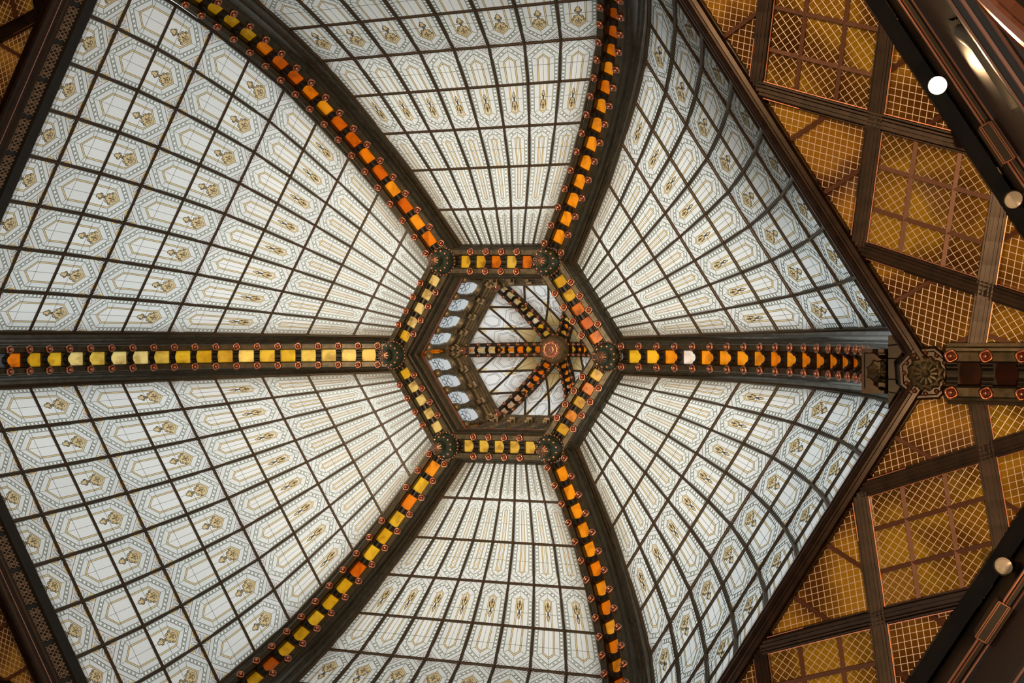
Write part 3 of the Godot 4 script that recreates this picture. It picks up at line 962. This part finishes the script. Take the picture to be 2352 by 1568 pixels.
func make_corner():
	# the corner where the broken-pane rib comes down: block, plate and the ladder that runs on over the cove
	var z := .03
	var t := thing("carved_block", "carved bronze block with a rosette at the foot of the broken-pane rib", "block", H(3.36, 6.6, z))
	var b := Mb.new()
	b.box(H(3.385, 6.72, z), Vector3(.095, 0, 0) * S, Vector3(0, .16, 0) * S, Vector3(0, 0, .125) * S)
	b.box(H(3.385, 6.55, z), Vector3(.075, 0, 0) * S, Vector3(0, .03, 0) * S, Vector3(0, 0, .10) * S)
	part("body", b, M.wood, t)
	b = Mb.new()
	b.lathe(H(3.385, 6.525, z), Vector3.DOWN, [[.062 * S, -.01 * S], [.066 * S, .006 * S], [.054 * S, .018 * S], [.044 * S, .012 * S], [.030 * S, .026 * S], [.0001, .034 * S]], 24, 8, .12)
	for i in 8:
		var a := TAU * i / 8
		b.strip(H(3.385 + cos(a) * .014, 6.496, z + sin(a) * .014), H(3.385 + cos(a) * .05, 6.508, z + sin(a) * .05), Vector3.DOWN, .010 * S, .010 * S)
	part("rosette", b, M.bronze, t)
	b = Mb.new()
	for sg in [-1.0, 1.0]:
		for i in 3: b.box(H(3.47 + .008 * i, 6.50 - .02 * i, z + sg * (.085 - .02 * i)), Vector3(.012, 0, 0) * S, Vector3(0, .05, 0) * S, Vector3(0, 0, .02) * S)
	part("scroll", b, M.wood, t)
	b = Mb.new()
	b.box(H(3.535, 6.80, z), Vector3(.10, 0, 0) * S, Vector3(0, .40, 0) * S, Vector3(0, 0, .20) * S)
	part("core", b, M.dark, t)
	t = thing("corner_plate", "octagonal bronze corner plate with a large petalled rosette ringed by copper beads", "plate", H(3.625, 6.28, z))
	b = Mb.new()
	b.lathe(H(3.625, 6.28, z), Vector3.DOWN, [[.15 * S, -.10 * S], [.152 * S, -.01 * S], [.138 * S, .006 * S], [.126 * S, .006 * S], [.120 * S, -.006 * S], [.0001, -.006 * S]], 8, 0, 0.0, false)
	part("plate", b, M.wood, t)
	b = Mb.new()
	b.lathe(H(3.625, 6.28, z), Vector3.DOWN, [[.092 * S, -.006 * S], [.09 * S, .012 * S], [.07 * S, .022 * S], [.062 * S, .014 * S], [.058 * S, .026 * S], [.03 * S, .034 * S], [.016 * S, .044 * S], [.0001, .046 * S]], 48, 12, .06)
	for i in 12:
		var a := TAU * i / 12
		b.strip(H(3.625 + cos(a) * .022, 6.248, z + sin(a) * .022), H(3.625 + cos(a) * .056, 6.252, z + sin(a) * .056), Vector3.DOWN, .010 * S, .010 * S)
		b.strip(H(3.625 + cos(a + .26) * .064, 6.262, z + sin(a + .26) * .064), H(3.625 + cos(a + .26) * .088, 6.268, z + sin(a + .26) * .088), Vector3.DOWN, .012 * S, .010 * S)
	part("rosette", b, M.bronze, t)
	for i in 12:
		var a := TAU * i / 12
		b = Mb.new()
		b.lathe(H(3.625 + cos(a) * .108, 6.27, z + sin(a) * .108), Vector3.DOWN, [[.013 * S, -.004 * S], [.012 * S, .008 * S], [.0001, .013 * S]], 8)
		part("bead", b, M.copper, t)
	t = thing("corner_ladder", "dark ladder-shaped rib with deep red panes running on from the corner plate", "rib", H(4.1, 6.1, z))
	var st := []
	for i in 9:
		var x := 3.72 + i * .11
		var tt := (x - 3.68) * .866
		var x2 := x + .02; var t2 := (x2 - 3.68) * .866
		var d := Vector2(.02, cove_h(t2) - cove_h(tt)).normalized()
		st.append([H(x, cove_h(tt) - .16, z), Vector3(-d.y, d.x, 0), Vector3(d.x, d.y, 0), Vector3(0, 0, -1)])
	var ru := []
	for i in 6:
		var q := .25 + i * 1.5
		var q0 := int(q); var f := q - q0
		if q0 >= 8: continue
		var e := []
		for j in 4:
			var w: Vector3 = st[q0][j].lerp(st[q0 + 1][j], f)
			e.append(w if j == 0 else w.normalized())
		ru.append(e)
	ladder(t, st, ru, 1.06, [Color(.06, .012, .006), Color(.05, .01, .006)], [], .5, .080, false)

func wall_pt(k: int, s: float, a: float, h: float) -> Vector3: return edge_pt(k, s, a, h)

func make_room():
	var b := Mb.new()
	b.box(Vector3(0, -.15, 0), Vector3(9, 0, 0), Vector3(0, .15, 0), Vector3(0, 0, 9))
	structure("floor", "pale stone floor of the hall under the dome", "floor", b, M.stone)
	var sides := ["southeast", "south", "southwest", "northwest", "north", "northeast"]
	for k in 6:
		b = Mb.new()
		# wall with a wide arched opening closed by a dark niche
		var A := 3.92
		var n := 24
		for i in n:
			var s0 := float(i) / n; var s1 := float(i + 1) / n
			var y0 := arch_h(s0); var y1 := arch_h(s1)
			b.quad(wall_pt(k, s0, A, y0), wall_pt(k, s1, A, y1), wall_pt(k, s1, A, 6.1), wall_pt(k, s0, A, 6.1))
			b.quad(wall_pt(k, s0, A, y0), wall_pt(k, s0, A + .5, y0), wall_pt(k, s1, A + .5, y1), wall_pt(k, s1, A, y1))
			if y0 > -1.2 or y1 > -1.2:
				b.quad(wall_pt(k, s0, A + .5, -1.3), wall_pt(k, s1, A + .5, -1.3), wall_pt(k, s1, A + .5, y1), wall_pt(k, s0, A + .5, y0))
		var w := Node3D.new()
		w.name = "wall_" + sides[k]
		add_child(w)
		w.set_meta("kind", "structure"); w.set_meta("category", "wall")
		w.set_meta("label", "dark panelled hall wall with a wide arch and copper-edged cornice")
		w.set_meta("group", "walls of the hexagonal hall")
		part("panelling", b, M.dark, w)
		b = Mb.new()
		for q in [[[3.95, 6.28], [3.84, 6.16], [3.84, 6.07], [3.905, 5.98]], [[3.92, 4.50], [3.895, 4.48], [3.885, 4.36], [3.92, 4.20]]]:
			b.grid([[wall_pt(k, 0, q[0][0], q[0][1]), wall_pt(k, 0, q[1][0], q[1][1]), wall_pt(k, 0, q[2][0], q[2][1]), wall_pt(k, 0, q[3][0], q[3][1])], [wall_pt(k, 1, q[0][0], q[0][1]), wall_pt(k, 1, q[1][0], q[1][1]), wall_pt(k, 1, q[2][0], q[2][1]), wall_pt(k, 1, q[3][0], q[3][1])]], false, false)
		part("picture_rail", b, M.dark, w)
		cornice(k, w)
		# archivolt
		b = Mb.new()
		var rows := []
		for i in 49:
			var th := PI * i / 48
			var l := PackedVector3Array()
			for q in [[1.53, 3.92], [1.52, 3.89], [1.505, 3.885], [1.49, 3.90], [1.475, 3.885], [1.40, 3.87], [1.375, 3.885], [1.365, 3.90], [1.34, 3.895], [1.32, 3.92]]:
				var rr: float = q[0]
				l.append(wall_pt(k, .5 + cos(th) * rr / 4.5, q[1], 2.68 + sin(th) * rr))
			rows.append(l)
		b.grid(rows, false, false)
		part("archivolt", b, M.fillet, w)
		if k in [1, 4]:
			b = apo_sweep([[3.15, 6.33], [3.5, 6.29], [3.98, 6.05], [3.98, 6.15], [3.5, 6.4], [3.15, 6.45]], k)
			structure("ceiling", "dark ceiling strip between the dome's base beam and the wall", "ceiling", b, M.dark).set_meta("group", "ceiling strips beside the dome")
	# outer shell of the hall up to the dome's foot keeps daylight out of the room
	b = Mb.new()
	for k in 6:
		b.quad(wall_pt(k, 0, 4.5, -1.3), wall_pt(k, 1, 4.5, -1.3), wall_pt(k, 1, 4.5, 6.05), wall_pt(k, 0, 4.5, 6.05))
		b.quad(wall_pt(k, 0, 4.5, 6.05), wall_pt(k, 1, 4.5, 6.05), wall_pt(k, 1, 3.93, 6.15), wall_pt(k, 0, 3.93, 6.15))
	structure("wall_outer", "plain outside wall of the hall behind the panelling", "wall", b, M.plaster)

func make_light_court():
	for e in [[-1.0, "wall_court_north", "plain rendered wall of the light court beyond the dome's north glass"], [1.0, "wall_court_south", "plain rendered wall of the light court beyond the dome's south glass"]]:
		var b := Mb.new()
		b.box(H(0, 7.9, e[0] * 5.6), Vector3(9, 0, 0), Vector3(0, 3.2, 0), Vector3(0, 0, .2))
		structure(e[1], e[2], "wall", b, M.plaster)
	var b := Mb.new()
	var p := edge_pt(5, .40, 3.56, 7.55)
	var al := (edge_pt(5, 1, 4, 7) - edge_pt(5, 0, 4, 7)).normalized()
	var ow := al.cross(Vector3.UP).normalized()
	b.box(p, al * 1.3, Vector3.UP * 1.35, ow * .40)
	b.box(p + Vector3.UP * 1.4, al * 1.35, Vector3.UP * .06, ow * .44)
	structure("wall_stair_turret", "grey rendered stair turret standing close outside the dome's glass", "wall", b, M.turret)

func arch_h(s: float) -> float:
	var x := (s - .5) * 4.5
	if absf(x) >= 1.33: return -1.3
	return 2.68 + sqrt(1.33 * 1.33 - x * x)

func cornice(k: int, w: Node3D):
	part("cornice", apo_sweep([[3.92, 5.42], [3.89, 5.40], [3.875, 5.36], [3.870, 5.30], [3.885, 5.285], [3.90, 5.285], [3.91, 5.25], [3.92, 5.20]], k), M.dark, w)
	for q in [[[3.872, 5.315], [3.866, 5.305], [3.869, 5.296], [3.874, 5.296]], [[3.878, 5.295], [3.879, 5.282], [3.884, 5.280]], [[3.904, 5.275], [3.905, 5.25], [3.911, 5.245]], [[3.887, 4.385], [3.882, 4.365], [3.887, 4.345]], [[3.900, 4.30], [3.900, 4.27], [3.908, 4.25]], [[3.91, 4.12], [3.908, 4.09], [3.914, 4.08]]]:
		part("fillet", apo_sweep(q, k), M.fillet, w)
	# blocks where the cornice breaks forward
	for sg in [[.714, .756], [.256, .298]]:
		var b := Mb.new()
		var c0 := wall_pt(k, sg[0], 3.88, 5.30); var c1 := wall_pt(k, sg[1], 3.88, 5.30)
		var al := (c1 - c0) / 2
		var inw := (H(0, 0, 0) - (wall_pt(k, .5, 1, 0))).normalized()
		b.box((c0 + c1) / 2, al, Vector3.UP * .07, inw * .045)
		part("cornice_block", b, M.dark, w)
		b = Mb.new()
		var dn := Vector3.DOWN * .07
		for q in [.045, .034, -.012, -.022]: b.strip(c0 + inw * q + dn, c1 + inw * q + dn, Vector3.DOWN, .005, .006)
		for e in [c0, c1]: b.strip(e + inw * .045 + dn, e - inw * .022 + dn, Vector3.DOWN, .006, .006)
		part("fillet", b, M.fillet, w)
	if k == 5:
		var rows := []
		var pts := [[.6366, 4.62, .02], [.640, 4.74, .05], [.650, 4.70, .07], [.6600, 4.62, .08], [.672, 4.57, .09], [.6900, 4.57, .09], [.707, 4.58, .075], [.722, 4.585, .05], [.732, 4.60, .01]]
		for q in pts:
			var l := PackedVector3Array()
			for e in [[-.5, 0.0], [-.4, .02], [0.0, .032], [.4, .02], [.5, 0.0]]: l.append(wall_pt(k, q[0] + .02 * e[0] * q[2] / .09, 3.918 - e[1], q[1] + e[0] * q[2]))
			rows.append(l)
		var b := Mb.new()
		b.grid(rows)
		part("scroll", b, M.silver, w)

# ------------------------------------------------------------------ lamps
func spotlight(k: int, s: float, label: String, lit: float, aim: Vector3):
	var p := wall_pt(k, s, 3.86, 5.72)
	var t := thing("spotlight", label, "spotlight", p, "spotlights on the hall walls")
	var d := aim.normalized()
	var b := Mb.new()
	b.lathe(p, d, [[.0001, -.10], [.035, -.095], [.05, -.06], [.054, .02], [.060, .04], [.056, .042], [.052, .02]], 24)
	part("housing", b, M.dark, t)
	b = Mb.new()
	b.box(p - d * .05 + (p - H(0, 5.72, 0)).normalized() * .06, Vector3(.04, 0, 0), Vector3(0, .02, 0), Vector3(0, 0, .03))
	part("bracket", b, M.dark, t)
	b = Mb.new()
	b.lathe(p, d, [[.053, .022], [.03, .030], [.0001, .033]], 24)
	var m := mat(Color(.75, .73, .70), .25)
	if lit > 0:
		m.emission_enabled = true
		m.emission = Color(1.0, .93, .82)
		m.emission_energy_multiplier = 14.0
	part("lamp_lens", b, m, t)
	if lit > 0:
		var l := SpotLight3D.new()
		l.name = "spotlight_beam"
		l.light_color = Color(1.0, .80, .58)
		l.light_energy = lit
		l.spot_range = 30; l.spot_attenuation = 2; l.spot_angle = 42; l.light_size = .08
		l.shadow_enabled = true
		add_child(l, true)
		l.position = p + d * .06
		l.look_at_from_position(l.position, l.position + d, Vector3(.1, .2, 1))

func sconce(k: int, s: float, energy: float, tone: Color):
	var p := wall_pt(k, s, 3.80, 1.9)
	var t := thing("wall_sconce", "small brass wall lamp with a frosted globe on the hall wall", "lamp", p, "wall lamps round the hall")
	var b := Mb.new()
	b.lathe(p, Vector3.UP, [[.0001, -.10], [.06, -.07], [.09, 0], [.06, .07], [.0001, .10]], 16)
	var m := mat(Color(1, .9, .75), .4)
	m.emission_enabled = true; m.emission = Color(1, .72, .42); m.emission_energy_multiplier = 6.0
	part("globe", b, m, t)
	b = Mb.new()
	b.box(wall_pt(k, s, 3.88, 1.8), Vector3(.03, 0, 0), Vector3(0, .06, 0), Vector3(0, 0, .03))
	b.lathe(p + Vector3.DOWN * .11, Vector3.UP, [[.0001, -.05], [.05, -.03], [.05, .02], [.0001, .02]], 12)
	part("arm", b, M.fillet, t)
	var l := OmniLight3D.new()
	l.name = "sconce_glow"
	l.light_color = tone; l.light_energy = energy; l.omni_range = 30; l.omni_attenuation = 2
	l.light_size = .1; l.shadow_enabled = true
	add_child(l, true)
	l.position = p

func uplight(p: Vector3, label: String, energy: float):
	var t := thing("floor_uplight", label, "lamp", p, "uplights on the hall floor")
	var b := Mb.new()
	b.lathe(p, Vector3.UP, [[.0001, 0], [.16, 0], [.17, .03], [.12, .06], [.11, .22], [.14, .26], [.135, .262], [.10, .23]], 24)
	part("housing", b, M.dark, t)
	b = Mb.new()
	b.lathe(p, Vector3.UP, [[.105, .235], [.06, .245], [.0001, .25]], 24)
	var m := mat(Color(.9, .9, .85), .2)
	m.emission_enabled = true; m.emission = Color(1, .9, .76); m.emission_energy_multiplier = 8.0
	part("lamp_lens", b, m, t)
	var l := SpotLight3D.new()
	l.name = "uplight_beam"
	l.light_color = Color(1, .88, .72); l.light_energy = energy
	l.spot_range = 40; l.spot_attenuation = 2; l.spot_angle = 19; l.light_size = .1; l.shadow_enabled = true
	add_child(l, true)
	l.look_at_from_position(p + Vector3.UP * .27, H(0, 9.4, 0), Vector3(.1, 0, 1))

# ------------------------------------------------------------------
func _ready():
	rng.seed = 7
	# camera, found by fitting the dome's ribs
	var cam := Camera3D.new()
	cam.name = "camera"
	add_child(cam)
	var right := Vector3(.94073894, .33908518, -.00561158)
	var down := Vector3(-.002846, -.0086527, -.99995851)
	var fwd := Vector3(-.33911967, .94071588, -.00717489)
	cam.transform = Transform3D(Basis(right, -down, -fwd), H(3.56672, 0, -.192825))
	cam.fov = rad_to_deg(2 * atan(784.0 / 2561.03))
	cam.near = .05; cam.far = 100
	cam.current = true
	var env := Environment.new()
	env.background_mode = Environment.BG_COLOR
	env.background_color = Color(.965, .99, .985)
	env.background_energy_multiplier = 1.62
	env.tonemap_mode = Environment.TONE_MAPPER_LINEAR
	env.tonemap_exposure = 1.0
	env.sdfgi_enabled = true; env.ssao_enabled = true; env.ssil_enabled = true
	var we := WorldEnvironment.new()
	we.environment = env
	add_child(we)
	make_materials()
	make_room()
	make_light_court()
	make_base()
	make_panels()
	make_ribs()
	make_ring()
	make_finials()
	make_lantern()
	make_coves()
	make_corner()
	var upw := H(0, 9, 0)
	spotlight(5, .640, "lit spotlight shining from the wall under the amber cove", 4.0, H(3.3, 0, -.2) - wall_pt(5, .640, 3.86, 5.72))
	spotlight(5, .787, "unlit round spotlight on the same wall as the lit one", 0.0, Vector3(-.3, -1, 0))
	spotlight(0, .2355, "unlit round spotlight on the wall across the corner from the lit one", 0.0, Vector3(-.3, -1, 0))
	uplight(Vector3(.9, 0, .9), "floor uplight near the middle of the hall, south side", 90.0)
	uplight(Vector3(-.9, 0, -.9), "floor uplight near the middle of the hall, north side", 90.0)
	for k in 6:
		sconce(k, .12, 15.0 if k in [0, 5] else 2.5, Color(1, .80, .57) if k in [0, 5] else Color(1, .88, .74))
